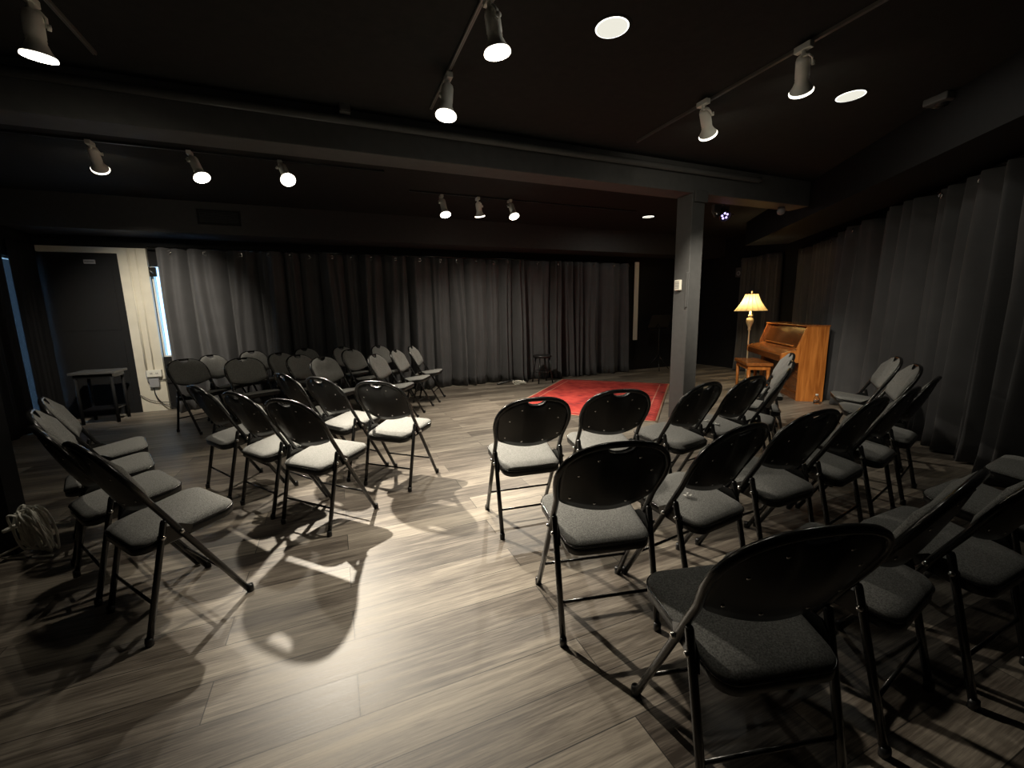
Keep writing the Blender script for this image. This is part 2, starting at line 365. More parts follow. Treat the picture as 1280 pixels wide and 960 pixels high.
# ------------------------------------------------------------------ curtains
def arc_points(path, step):
    out = []; acc = 0
    for p, q in zip(path, path[1:]):
        L = (q - p).length; n = max(1, int(round(L / step)))
        d = (q - p) / L; nrm = Vector((d.y, -d.x, 0))
        if nrm.dot(p) < 0: nrm = -nrm            # folds swell into the room
        for i in range(n): out.append((acc + L * i / n, p + (q - p) * (i / n), nrm))
        acc += L
    out.append((acc, path[-1], nrm)); return out
def curtain(label, path, z0, z1, seed, amp=.055, period=.30, group=None, rings=True, cloth=None):
    """A hanging cloth with folds of uneven width; the cloth itself is the top-level object, its eyelets are parts."""
    rs = random.Random(seed)
    base = path[0]
    pts = arc_points(path, .008); total = pts[-1][0]
    cents = []; s = 0.0
    while s < total - period * .45:
        w = min(period * rs.uniform(.5, 1.5), total - s); 
        if total - s - w < period * .4: w = total - s
        cents.append((s + w / 2, w, rs.choice((.55, .8, 1.0, 1.15, 1.2)) * rs.uniform(.85, 1.1))); s += w
    ph = [rs.uniform(0, 6.28) for _ in range(8)]
    NZ = 14
    bm = B(); grid = []
    def wave(s, t):
        v = 0
        for k, (c, w, h) in enumerate(cents):
            drift = w * (.16 * (1 - t) * math.sin(ph[k % 8] + 1.7 * k) + .05 * math.sin(5 * t + ph[(k + 3) % 8]))
            x = (s - c) / (w * .5)
            if abs(x) < 1:
                x += drift / (w * .5) * (1 - x * x)
                v += h * (1 - abs(x) ** 4.5) * (1 + .42 * math.sin(ph[(k + 2) % 8] + k) * x) * (1 - .22 * math.cos(2.2 * PI * x + ph[(k + 5) % 8]) * (1 - x * x))
        fine = .05 * math.sin(s * 61 + ph[0] + 2 * t) + .04 * math.sin(s * 37 + ph[1] - 3 * t)
        return v + fine * (1 - .4 * t) * min(1, s * 12, (total - s) * 12)
    for iz in range(NZ + 1):
        t = iz / NZ; z = z0 + (z1 - z0) * t; row = []
        for s, p, nrm in pts:
            a = amp * (1.2 - .4 * t + .12 * max(0, .08 - t) / .08)
            o = -nrm * (a * (wave(s, t) - .55))
            zz = z + (.006 * math.sin(7 * s + ph[2]) if iz == 0 else 0)
            row.append(bm.verts.new((p + o - base) + Vector((0, 0, zz))))
        grid.append(row)
    for r0, r1 in zip(grid, grid[1:]):
        for i in range(len(r0) - 1):
            f = bm.faces.new((r0[i], r0[i + 1], r1[i + 1], r1[i])); f.smooth = True
    c = link('curtain', bm, cloth or CLOTH, None, base)
    sd = c.modifiers.new('cloth_thickness', 'SOLIDIFY'); sd.thickness = .004
    tag(c, label, 'curtain', group)
    if rings:
        zt = z1 - .05
        for k, (cs, w, h) in enumerate(cents):
            if not (0.05 < cs < total - .05): continue
            j = min(range(len(pts)), key=lambda i: abs(pts[i][0] - cs)); s, p, nrm = pts[j]
            a = amp * .81
            q = p - nrm * (a * (wave(s, .97) - .55) + .003) - base + Vector((0, 0, zt))
            bm = B(); u = Vector((nrm.y, -nrm.x, 0)); tube(bm, [q - nrm * .002 + (u * math.cos(x) + Vector((0, 0, 1)) * math.sin(x)) * .021 for x in [2 * PI * i / 18 for i in range(18)]], .005, 8, closed=True)
            link('eyelet', bm, CHROME, c)
    return c
GB = 'black curtains along the back wall'
ca = BACK - .14
bb = [-2.02, -.10, 1.84, 3.72, 5.46]
labs = ['black curtain at the left end of the back wall, beside the cream pier', 'black curtain panel on the back wall behind the aisle end of the far chair block',
        'black curtain panel on the back wall behind the low black stool', 'black curtain at the right end of the back wall, ending at the cream strip']
for i in range(4):
    curtain(labs[i], [W(bb[i], ca), W(bb[i + 1] - .002, ca)], .012, 2.12, 11 + i, amp=.17, period=.34, group=GB)
def along(path, t0, t1):
    Ls = [(q - p).length for p, q in zip(path, path[1:])]; T = sum(Ls); out = []
    def at(t):
        s = t * T
        for (p, q), L in zip(zip(path, path[1:]), Ls):
            if s <= L + 1e-9: return p + (q - p) * (s / L)
            s -= L
        return path[-1].copy()
    ts = [t0]; acc = 0
    for L in Ls[:-1]:
        acc += L
        if t0 < acc / T < t1: ts.append(acc / T)
    ts.append(t1); return [at(t) for t in ts]
GR = 'black curtains along the slanting right wall'
cuts = [0.0, .30, .56, .78, 1.0]
labs = ['black curtain nearest the camera on the right wall, mostly outside the frame', 'dark black curtain on the right wall behind the near right chairs',
        'black curtain on the right wall behind the chairs that face left', 'black curtain on the right wall standing directly behind the piano']
for i in range(4):
    curtain(labs[i], along(RC, cuts[i], cuts[i + 1] - .0004), .012, 2.19, 31 + i, amp=(.2, .2, .19, .165)[i], period=.34, group=GR)
curtain('narrow black curtain in the far right corner behind the lit floor lamp', [W(RIGHT - .12, 6.05), W(RIGHT - .12, 5.25)], .012, 2.17, 44, amp=.12, period=.2)
GL = 'black drapes over the left windows'
curtain('black drape on the left wall between two slits of blue daylight', [W(LEFT + .035, 6.55), W(LEFT + .035, 7.028)], .012, 2.13, 51, amp=.02, period=.25, group=GL, rings=False, cloth=BLACKOUT)
curtain('long black drape on the left wall nearer than the daylight slits', [W(LEFT + .05, 3.2), W(LEFT + .05, 6.42)], .012, 2.13, 52, amp=.03, period=.35, group=GL, rings=False, cloth=BLACKOUT)
# rods
def rod(label, pts, z, r=.011):
    bm = B(); tube(bm, [Vector((p.x, p.y, z)) for p in pts], r, 10); o = link('curtain_rod', bm, BLACK_METAL); tag(o, label, 'curtain rod', None); return o
rod('thin black curtain rod above the back wall curtains', [W(-2.1, ca), W(5.60, ca)], 2.135)
rod('thin black curtain rod above the right wall curtains', [RC[1] + (RC[0] - RC[1]) * .6] + RC[1:], 2.206)
rod('short black curtain rod in the corner behind the floor lamp', [W(RIGHT - .12, 6.1), W(RIGHT - .12, 5.2)], 2.186)

# ------------------------------------------------------------------ folding chair
FW, FY, TY, HT = .191, .192, -.232, .775
def on_tube(z, w): return Vector((w, FY + z / HT * (TY - FY), z))
def catmull(pts, n=6):
    P = [pts[0]] + pts + [pts[-1]]; out = []
    for i in range(1, len(P) - 2):
        for k in range(n):
            t = k / n; a, b, c, d = P[i - 1], P[i], P[i + 1], P[i + 2]
            out.append(.5 * ((2 * b) + (c - a) * t + (2 * a - 5 * b + 4 * c - d) * t * t + (3 * b - a - 3 * c + d) * t ** 3))
    out.append(pts[-1]); return out
ARCH = [(FW, .50), (.192, .54), (.201, .585), (.207, .63), (.200, .68), (.172, .727), (.125, .757), (.065, .772), (0, .775)]
def arch_half(w):                                # height of the arch at half width w
    pr = [(a, b) for a, b in ARCH if b >= .63][::-1]
    for (w0, z0), (w1, z1) in zip(pr, pr[1:]):
        if w0 <= w <= w1: return z0 + (z1 - z0) * (w - w0) / (w1 - w0)
    return .63
def make_chair():
    t = thing('folding_chair', '', 'folding chair')
    # one bent tube: front legs and the arch of the back
    half = [Vector((w, 0, z)) for w, z in ARCH]
    full = [Vector((FW, 0, .012))] + [Vector((FW, 0, .25))] + half
    sm = [full[0], full[1]] + catmull(half, 4)
    right = [on_tube(p.z, p.x) for p in sm]; left = [Vector((-p.x, p.y, p.z)) for p in right[:-1]]
    bm = B(); tube(bm, left + right[::-1], .0115, 10); fr = link('frame', bm, BLACK_METAL, t)
    for s in (-1, 1):
        bm = B(); lathe(bm, [(0, 0), (.014, 0), (.0145, .02), (.0125, .032), (0, .032)], 12, on_tube(0, s * FW)); link('foot_cap', bm, BLACK_PLASTIC, fr)
    RB, RT = Vector((.188, -.176, 0)), Vector((.191, -.074, .463))
    for s in (-1, 1):
        a = Vector((s * RB.x, RB.y, .012)); b = Vector((s * RT.x, RT.y, RT.z)); d = b - a
        bm = B(); tube(bm, [a, a + d * .5, b - d * .02, b], [.0115, .0115, .0115, .009], 10); lg = link('rear_leg', bm, BLACK_METAL, t)
        bm = B(); lathe(bm, [(0, 0), (.014, 0), (.0145, .02), (.0125, .032), (0, .032)], 12, (s * RB.x, RB.y, 0)); link('foot_cap', bm, BLACK_PLASTIC, lg)
    pf = on_tube(.149, FW); bm = B(); tube(bm, [(-pf.x, pf.y, pf.z), pf], .0062, 8); link('stretcher', bm, BLACK_METAL, t)
    k = .151 / .463; pr = RB.lerp(RT, k); bm = B(); tube(bm, [(-pr.x, pr.y, .151), (pr.x, pr.y, .151)], .0062, 8); link('stretcher', bm, BLACK_METAL, t)
    # hinge plates that tie the leg tops, the tube and the seat together
    for s in (-1, 1):
        bm = B()
        q = on_tube(.405, s * .1775); x = s * .1775; r = Vector((x, -.090, .395))
        def plate(x0, x1, prof):
            a = [bm.verts.new((x0, y, z)) for y, z in prof]; b = [bm.verts.new((x1, y, z)) for y, z in prof]
            bm.faces.new(a); bm.faces.new(b)
            for i in range(len(prof)):
                j = (i + 1) % len(prof); bm.faces.new((a[i], a[j], b[j], b[i]))
        plate(x - .002, x + .002, [(-.105, .355), (.012, .375), (.020, .40), (-.02, .425), (-.075, .43), (-.098, .40)])
        link('hinge', bm, BLACK_METAL, t)
        bm = B(); lathe(bm, [(0, .008), (.007, .007), (.009, .002), (.009, 0)], 10, (s * .2025, on_tube(.40, 0).y, .40), (s, 0, 0)); lathe(bm, [(0, .008), (.007, .007), (.009, .002), (.009, 0)], 10, (s * .2015, -.088, .40), (s, 0, 0))
        link('bolt', bm, CHROME, t)
    # seat: padded top over a vinyl side band
    def outline(grow=0.0, n=7):
        pts = []; wr, wf, y0, y1, rc = .164 + grow, .186 + grow, -.165 - grow, .188 + grow, .055
        cs = [(wr - rc, y0 + rc, -90, 0), (wf - rc, y1 - rc * 1.0, 0, 90)]
        for cx, cy, a0, a1 in cs:
            for i in range(n):
                a = math.radians(a0 + (a1 - a0) * i / (n - 1)); pts.append((cx + rc * math.cos(a), cy + rc * math.sin(a)))
        return pts + [(-x, y) for x, y in pts[::-1]]
    def zs(y): return .377 + (y + .165) * .135      # the seat tips back
    bm = B(); ol = outline(); rings = []
    for inset, dz in ((0, 0), (0.004, .008), (.018, .015), (.05, .020), (.10, .0225)):
        rg = []
        for x, y in ol:
            f = max(0, 1 - inset / .19); xx, yy = x * f, .012 + (y - .012) * f
            rg.append(bm.verts.new((xx, yy, zs(yy) + dz)))
        rings.append(rg)
    N = len(ol)
    for a, b in zip(rings, rings[1:]):
        for i in range(N): f = bm.faces.new((a[i], a[(i + 1) % N], b[(i + 1) % N], b[i])); f.smooth = True
    c = bm.verts.new((0, .012, zs(.012) + .024))
    for i in range(N): f = bm.faces.new((rings[-1][i], rings[-1][(i + 1) % N], c)); f.smooth = True
    bot = [bm.verts.new((v.co.x, v.co.y, v.co.z - .004)) for v in rings[0]]
    for i in range(N): bm.faces.new((rings[0][i], bot[i], bot[(i + 1) % N], rings[0][(i + 1) % N]))
    bm.faces.new(bot)
    st = link('seat', bm, FABRIC, t)
    bm = B(); rings = []
    for inset, dz in ((.003, -.005), (-.001, -.009), (0, -.034), (.010, -.041), (.06, -.043)):
        rg = []
        for x, y in ol:
            f = 1 - inset / .19; xx, yy = x * f, .012 + (y - .012) * f; rg.append(bm.verts.new((xx, yy, zs(yy) + dz)))
        rings.append(rg)
    for a, b in zip(rings, rings[1:]):
        for i in range(N): f = bm.faces.new((a[i], a[(i + 1) % N], b[(i + 1) % N], b[i])); f.smooth = True
    bm.faces.new(rings[-1]); bm.faces.new(rings[0])
    link('seat_band', bm, BLACK_VINYL, st)
    bm = B(); tube(bm, [(x * 1.006, .012 + (y - .012) * 1.006, zs(y) - .003) for x, y in ol], .0032, 6, closed=True); link('piping', bm, PIPING, st)
    # backrest: bowed plastic shell with a hand hole under the arch, padded in front
    d = Vector((0, TY - FY, HT)).normalized(); nrm = Vector((0, -HT, TY - FY)).normalized()   # nrm points to the rear
    def sheet(inset, zb, sag, notch_w, notch_d, off_front, off_rear, mat_name, mat, parent, puff=0.0):
        bm = B(); NU, NV = 28, 9; fr_, re_ = [], []
        for iu in range(NU + 1):
            u = -1 + 2 * iu / NU; wmax = .197 - inset
            w = u * wmax
            # width follows the arch: clamp top by the arch, bottom by the sagging edge
            zt = arch_half(min(.2065, abs(w) * (1 + inset / .2))) - inset
            nt_ = max(0, 1 - (abs(w) / notch_w) ** 2); zt -= notch_d * math.sqrt(nt_)
            e = abs(u)
            zl = zb - sag * (1 - e * e) + (.012 * max(0, (e - .9) / .1) ** 2 if inset else 0)
            fcol, rcol = [], []
            for iv in range(NV + 1):
                v = iv / NV; z = zl + (zt - zl) * v
                ww = w * (1 if z > .60 else 1 - .055 * ((.60 - z) / .1))
                bow = .040 * (1 - u * u) * (1 - v ** 2.2)
                edge = min(1, min(1 - e, .5) * 8) * min(1, min(v, 1 - v) * 5)
                base = on_tube(z, ww) + nrm * bow
                fcol.append(bm.verts.new(base + nrm * (off_front - puff * edge))); rcol.append(bm.verts.new(base + nrm * off_rear))
            fr_.append(fcol); re_.append(rcol)
        for G, flip in ((fr_, 0), (re_, 1)):
            for a, b in zip(G, G[1:]):
                for i in range(NV):
                    f = bm.faces.new((a[i], a[i + 1], b[i + 1], b[i])); f.smooth = True
        for i in range(NU):
            bm.faces.new((fr_[i][0], fr_[i + 1][0], re_[i + 1][0], re_[i][0])); bm.faces.new((fr_[i][-1], fr_[i + 1][-1], re_[i + 1][-1], re_[i][-1]))
        for i in range(NV):
            bm.faces.new((fr_[0][i], fr_[0][i + 1], re_[0][i + 1], re_[0][i])); bm.faces.new((fr_[-1][i], fr_[-1][i + 1], re_[-1][i + 1], re_[-1][i]))
        return bm
    bm = sheet(.002, .535, .022, .054, .034, -.004, .004, 'backrest', BLACK_PLASTIC, t)
    # screw heads set into the rear of the shell
    for w, z in ((-.075, .725), (.075, .725), (-.135, .665), (.135, .665), (-.15, .565), (.15, .565), (-.06, .548), (.06, .548)):
        zt_ = arch_half(abs(w)) - .004; zl_ = .535 - .022 * (1 - (w / .193) ** 2); v_ = (z - zl_) / (zt_ - zl_)
        bow = .040 * (1 - (w / .193) ** 2) * (1 - max(0, v_) ** 2.2); lathe(bm, [(.0056, 0), (.0052, .0018), (0, .0028)], 8, on_tube(z, w) + nrm * (bow + .0038), nrm, mat=1)
    bk = link('backrest', bm, [BLACK_PLASTIC, CHROME], t)
    bm = sheet(.001, .54, .020, .050, .036, -.012, -.0115, 'back_pad', FABRIC, t, puff=.022)
    link('back_pad', bm, FABRIC, t)
    return t
proto = make_chair()
def copy_thing(root):
    r = root.copy(); COL.objects.link(r)
    for ch in list(root.children):
        c = ch.copy(); COL.objects.link(c); c.parent = r
        for g in list(ch.children):
            d = g.copy(); COL.objects.link(d); d.parent = c
    return r
G1, G2, G3 = 'folding chairs in the front row right of the aisle', 'folding chairs in the second row right of the aisle', 'folding chairs in the nearest row right of the aisle'
G4, G5 = 'folding chairs in the lit left block', 'folding chairs at the far left'
G6, G7 = 'folding chairs by the back curtain', 'folding chairs facing left by the right curtain'
CH = [
 ((0.065, 2.348, 0.272), 'folding chair at the aisle end of the front right row, red in its hand hole', G1),
 ((0.563, 2.532, 0.209), 'folding chair second from the aisle in the front right row, back against the red rug', G1),
 ((1.047, 2.664, 0.593), 'folding chair third from the aisle in the front right row, just before the grey column', G1),
 ((1.445, 2.872, 0.570), 'folding chair fourth from the aisle in the front right row, white scraps on its seat', G1),
 ((1.800, 3.110, 0.950), 'folding chair in front of the piano bench, nearest of three seen edge-on', G1),
 ((2.096, 3.524, 1.100), 'folding chair before the piano, middle one of three seen edge-on', G1),
 ((2.489, 4.116, 1.150), 'folding chair before the piano, farthest of three seen edge-on', G1),
 ((0.324, 1.580, 0.178), 'large folding chair at the aisle end of the second right row, seen squarely from behind', G2),
 ((0.770, 1.731, 0.522), 'folding chair with a white paper scrap on its seat, second from the aisle', G2),
 ((1.212, 1.942, 0.439), 'folding chair third from the aisle in the second right row, tilted black back, empty seat', G2),
 ((1.625, 2.150, 0.570), 'folding chair fourth from the aisle in the second right row, before the pale left-facing seats', G2),
 ((2.009, 2.380, 0.634), 'folding chair fifth from the aisle in the second right row, in half shadow', G2),
 ((2.437, 2.691, 0.678), 'folding chair at the curtain end of the second right row, back edge against the curtain', G2),
 ((0.593, 1.004, 0.151), 'large dark folding chair nearest the camera, broad black back with shining rim', G3),
 ((1.061, 1.211, 0.565), 'dark folding chair right of the nearest chair, a long glint along its back', G3),
 ((1.484, 1.333, 0.420), 'dark folding chair whose back is cut by the right edge of the picture', G3),
 ((1.968, 1.589, 0.420), 'shadowed folding chair seat behind the glinting chair back, near the right edge', G3),
 ((2.537, 1.873, 0.500), 'shadowed folding chair at the right picture edge, close to the curtain foot', G3),
 ((3.090, 3.667, 1.056), 'folding chair facing left by the right curtain, the one nearer the piano', G7),
 ((2.800, 3.193, 1.023), 'folding chair facing left by the right curtain, the one farther from the piano', G7),
 ((-0.843, 3.009, -0.356), 'brightly lit folding chair at the aisle end of the left block, apart from the rest', G4),
 ((-1.299, 3.232, -0.563), 'folding chair directly left of the brightly lit aisle-end chair of the left block', G4),
 ((-1.690, 3.495, -0.707), 'folding chair with only its black back showing, leftmost of the left block front row', G4),
 ((-1.139, 2.431, -0.429), 'folding chair whose round-backed shadow lies large on the bright floor', G4),
 ((-1.541, 2.662, -0.577), 'folding chair in the middle of the three in the left block rear row', G4),
 ((-1.980, 2.945, -0.629), 'folding chair at the left end of the left block rear row, narrow black back', G4),
 ((-1.463, 1.658, -0.531), 'large folding chair nearest the camera at the far left, black back leaning left', G5),
 ((-1.868, 1.900, -0.600), 'folding chair second nearest of the four at the far left, beside the white cable coil', G5),
 ((-2.235, 2.212, -0.790), 'folding chair at the far left, third from the camera, grey pad showing', G5),
 ((-2.565, 2.560, -0.800), 'folding chair at the far left, farthest of the four, under the blue slit', G5),
 ((-3.451, 4.608, -1.918), 'folding chair nearest the cream pier, large grey back pad with dark lower gap', G6),
 ((-3.480, 5.13, -1.691), 'folding chair behind and right of the one nearest the cream pier, close to the curtain', G6),
 ((-2.814, 4.553, -2.145), 'folding chair second from the left in the nearest line by the back curtain', G6),
 ((-3.300, 5.60, -1.900), 'folding chair mostly hidden behind others, touching the left end of the back curtain', G6),
 ((-2.710, 5.214, -1.850), 'folding chair with narrow pad between larger pads, third from left by the back curtain', G6),
 ((-2.300, 4.860, -1.850), 'folding chair with broad pale pad, directly above the rear left block chairs', G6),
 ((-2.729, 5.879, -1.946), 'folding chair half hidden behind the broad pale pad, against the back curtain', G6),
 ((-1.880, 4.540, -1.900), 'folding chair with pale pad and lit seat, left of the trio by the back curtain', G6),
 ((-2.270, 6.040, -1.950), 'small dark folding chair against the back curtain, left of the one in full shade', G6),
 ((-1.941, 5.535, -1.890), 'folding chair with an evenly dark pad, behind the one with a lit seat', G6),
 ((-1.760, 6.150, -1.900), 'very dark folding chair at the curtain, between the shaded pad and the aisle trio', G6),
 ((-1.358, 4.776, -1.707), 'nearest of the trio of folding chairs lined along the aisle by the back curtain', G6),
 ((-1.279, 5.378, -1.682), 'middle of the trio of folding chairs lined along the aisle by the back curtain', G6),
 ((-1.204, 5.979, -1.601), 'farthest of the trio of folding chairs lined along the aisle by the back curtain', G6),
]
for i, ((x, y, a), lab, g) in enumerate(CH):
    o = proto if i == 0 else copy_thing(proto)
    o.location = (x, y, 0); o.rotation_euler = (0, 0, a); o['label'] = lab; o['group'] = g; o['category'] = 'folding chair'

# ------------------------------------------------------------------ rug
ra = math.atan2(-.394, .919); rl, rw = 2.62, 1.84
rd = Vector((-.394, -.919, 0)); rc = Vector((.93, 7.62, 0)) + Vector((.919, -.394, 0)) * rw / 2 + rd * rl / 2
bm = B(); NX, NY = 24, 34; rnd = random.Random(3)
rows = [[bm.verts.new((-rw / 2 + rw * i / NX, -rl / 2 + rl * j / NY, .0085 + .0012 * math.sin(i * 1.3 + j * .7))) for i in range(NX + 1)] for j in range(NY + 1)]
for a, b in zip(rows, rows[1:]):
    for i in range(NX): f = bm.faces.new((a[i], a[i + 1], b[i + 1], b[i])); f.smooth = True
res = bmesh.ops.extrude_face_region(bm, geom=bm.faces[:])
for v in [g for g in res['geom'] if isinstance(g, bmesh.types.BMVert)]: v.co.z = .001
rug = link('rug', bm, rug_mat(rl, rw), None, rc); rug.rotation_euler = (0, 0, ra)
tag(rug, 'faded red patterned rug lying on the floor before the back curtains', 'rug')

# ------------------------------------------------------------------ upright piano
PX, PYy, PA = 3.728, 5.408, -.265
PL_, PD, PH = 1.62, .30, .969
pn = thing('upright_piano', 'honey oak upright piano with sloping front beside the right curtain', 'piano', (PX, PYy, 0), PA)
def prism(bm, prof, n0, n1, mat=0):                       # profile in (x = depth, z), extruded along y
    a = [bm.verts.new((x, n0, z)) for x, z in prof]; b = [bm.verts.new((x, n1, z)) for x, z in prof]
    bm.faces.new(a).material_index = mat; bm.faces.new(b).material_index = mat
    for i in range(len(prof)):
        j = (i + 1) % len(prof); bm.faces.new((a[i], a[j], b[j], b[i])).material_index = mat
ENDP = [(0, 0), (PD, 0), (PD, PH), (.055, PH), (-.04, .70), (-.04, .66), (-.205, .628), (-.22, .61), (-.215, .525), (0, .50)]
for n0 in (0.0, PL_ - .035):
    bm = B(); prism(bm, ENDP, n0, n0 + .035); link('end_panel', bm, OAK, pn, bevel=.003)
bm = B(); box(bm, (.04, -.005, PH), (PD + .01, PL_ + .005, PH + .018)); link('lid', bm, OAK_TOP, pn, bevel=.004)
bm = B(); prism(bm, [(.085, PH - .002), (.105, PH - .002), (.015, .70), (-.005, .70)], .035, PL_ - .035); fp = link('music_desk', bm, OAK_DARK, pn)
bm = B(); prism(bm, [(.0, .715), (-.03, .715), (-.03, .70), (.0, .70)], .25, PL_ - .25); link('ledge', bm, OAK, fp)
bm = B(); prism(bm, [(-.205, .595), (-.20, .622), (-.035, .668), (.02, .70), (.02, .66), (-.04, .62)], .035, PL_ - .035); link('fallboard', bm, OAK_TOP, pn)
bm = B(); box(bm, (-.212, .035, .515), (.0, PL_ - .035, .594)); link('key_slip', bm, OAK_DARK, pn, bevel=.003)
bm = B(); box(bm, (.03, .035, .09), (.05, PL_ - .035, .52)); link('lower_panel', bm, OAK_DARK, pn)
bm = B(); box(bm, (.01, .035, 0), (.05, PL_ - .035, .09)); link('plinth', bm, OAK_DARK, pn)
bm = B(); box(bm, (PD - .03, .035, 0), (PD, PL_ - .035, PH)); link('back_panel', bm, OAK_DARK, pn)
for k in (-.09, 0, .09):
    bm = B(); prism(bm, [(-.06, .035), (.03, .05), (.03, .062), (-.06, .05)], PL_ / 2 + k - .02, PL_ / 2 + k + .02); link('pedal', bm, BRASS, pn)

# bench
be = thing('piano_bench', 'small honey oak piano bench in front of the keyboard', 'bench', (3.62, 6.27, 0), PA)
bm = B(); box(bm, (-.17, -.36, .40), (.17, .36, .445)); link('seat', bm, OAK_TOP, be, bevel=.008)
bm = B(); box(bm, (-.145, -.33, .345), (.145, .33, .40)); link('apron', bm, OAK, be)
for sx in (-1, 1):
    for sy in (-1, 1):
        bm = B(); x, y = sx * .125, sy * .31
        tube(bm, [(x, y, 0), (x, y, .35)], [.018, .026], 4); link('leg', bm, OAK, be)

# floor lamp
lp = thing('floor_lamp', 'lit floor lamp with cream pleated bell shade behind the piano', 'lamp', (3.97, 7.05, 0))
bm = B(); lathe(bm, [(0, .0), (.14, .0), (.145, .012), (.12, .03), (.06, .045), (.025, .07), (.02, .10), (.0, .10)], 28); link('base', bm, BRASS, lp)
bm = B(); lathe(bm, [(.013, .08), (.012, .55), (.012, .86)], 14); link('pole', bm, BRASS, lp)
bm = B(); lathe(bm, [(.012, .85), (.028, .87), (.020, .89), (.026, .92), (.050, .985), (.055, 1.02), (.046, 1.05), (.02, 1.075), (.035, 1.09), (.035, 1.105), (.016, 1.12), (.016, 1.20), (.0, 1.20)], 24, flute=10, fl_amp=.04)
link('ornament', bm, BRASS, lp)
bm = B(); lathe(bm, [(.235, 1.175), (.205, 1.215), (.165, 1.275), (.125, 1.345), (.10, 1.415), (.093, 1.445)], 72, flute=16, fl_amp=.06); sh = link('lamp_shade', bm, SHADE, lp)
bm = B()
for z, r in ((1.175, .2435), (1.445, .0965)): tube(bm, [(r * math.cos(k * PI / 18), r * math.sin(k * PI / 18), z) for k in range(36)], .004, 6, closed=True)
for k in range(16):
    q = 2 * PI * (k + .0) / 16
    tube(bm, [(r * 1.006 * math.cos(q), r * 1.006 * math.sin(q), z) for r, z in ((.235, 1.175), (.205, 1.215), (.165, 1.275), (.125, 1.345), (.10, 1.415), (.093, 1.445))], .0035, 5)
link('trim', bm, BRASS, sh)
bm = B(); lathe(bm, [(.004, 1.20), (.004, 1.47), (.012, 1.475), (.015, 1.49), (.008, 1.505), (.0, 1.51)], 12)
for k in range(3): tube(bm, [(0, 0, 1.45), (.095 * math.cos(k * 2.094), .095 * math.sin(k * 2.094), 1.445)], .002, 5)
link('finial', bm, BRASS, lp)
bm = B(); lathe(bm, [(.0, 1.22), (.014, 1.225), (.016, 1.25), (.03, 1.285), (.031, 1.305), (.02, 1.325), (0, 1.332)], 16, origin=(.035, 0, 0)); link('bulb', bm, FILAMENT, lp)
ld = bpy.data.lights.new('lamp_glow', 'POINT'); ld.energy = 8; ld.color = (1, .76, .42); ld.shadow_soft_size = .035
lo = bpy.data.objects.new('lamp_glow', ld); COL.objects.link(lo); lo.parent = lp; lo.location = (-.035, 0, 1.29)

# ------------------------------------------------------------------ ceiling tracks, track heads, downlights
def track(label, p, q):
    bm = B(); d = (q - p); L = d.length; M = Matrix.Translation(p) @ Vector((1, 0, 0)).rotation_difference(d.normalized()).to_matrix().to_4x4()
    box(bm, (0, -.010, 2.634), (L, .010, CEIL), 0, M); box(bm, (0, -.007, 2.631), (L, -.003, 2.635), 1, M); box(bm, (0, .003, 2.631), (L, .007, 2.635), 1, M)
    o = link('track_rail', bm, [RAIL, STEEL]); tag(o, label, 'track rail', 'ceiling light tracks'); return o
RAIL = plain('rail_paint', (.16, .15, .135), .4, var=.05)
RAIL_BLACK = plain('rail_black', (.03, .03, .03), .35, var=.05)
track('pale light track on the ceiling at the upper left corner', W(-1.06, .5), W(-1.06, 3.20))
track('pale light track on the ceiling with the two central spotlights', W(.76, .5), W(.76, 3.18))
track('light track on the ceiling right of the round downlight, with two spotlights', W(2.53, .5), W(2.53, 3.16))
RAIL = RAIL_BLACK
track('dark light track on the ceiling behind the beam, left side', W(-3.0, 4.64), W(.6, 4.64))
track('dark light track on the ceiling behind the beam, above the aisle', W(.95, 5.23), W(4.2, 5.23))
HEADS = [  # ceiling point, middle of the lit face, watts, cone, label
 ((-2.079, 2.102), (-2.11, 2.13, 2.392), 17, 66, 'white track spotlight at the upper left corner, pointing straight down'),
 ((-0.066, 2.156), (-0.036, 2.174, 2.397), 42, 62, 'white track spotlight at the top centre, the larger of the central pair'),
 ((-0.347, 2.796), (-0.365, 2.765, 2.388), 140, 78, 'white track spotlight left of the top centre, at the end of the central track'),
 ((1.632, 2.568), (1.735, 2.72, 2.462), 55, 70, 'white track spotlight beside the small oval downlight at the right'),
 ((1.356, 3.175), (1.468, 3.325, 2.465), 210, 50, 'white track spotlight above the column, second along the right track'),
 ((-3.32, 3.63), (-3.428, 3.805, 2.475), 190, 62, 'white track spotlight behind the beam at the far left, turned to the left wall'),
 ((-2.715, 3.882), (-2.605, 3.838, 2.4), 85, 85, 'white track spotlight left of the one shining straight at the camera'),
 ((-2.087, 4.149), (-1.966, 4.024, 2.427), 680, 52, 'brightest track spotlight, shining straight at the camera'),
 ((-0.805, 5.364), (-0.753, 5.297, 2.385), 95, 100, 'small track spotlight at the left of the three above the aisle'),
 ((-0.379, 5.503), (-0.361, 5.581, 2.421), 105, 120, 'small track spotlight in the middle of the three above the aisle'),
 ((0.016, 5.645), (0.072, 5.561, 2.408), 250, 100, 'small track spotlight at the right of the three above the aisle'),
]
LIGHT_COL = (1.0, .90, .74)
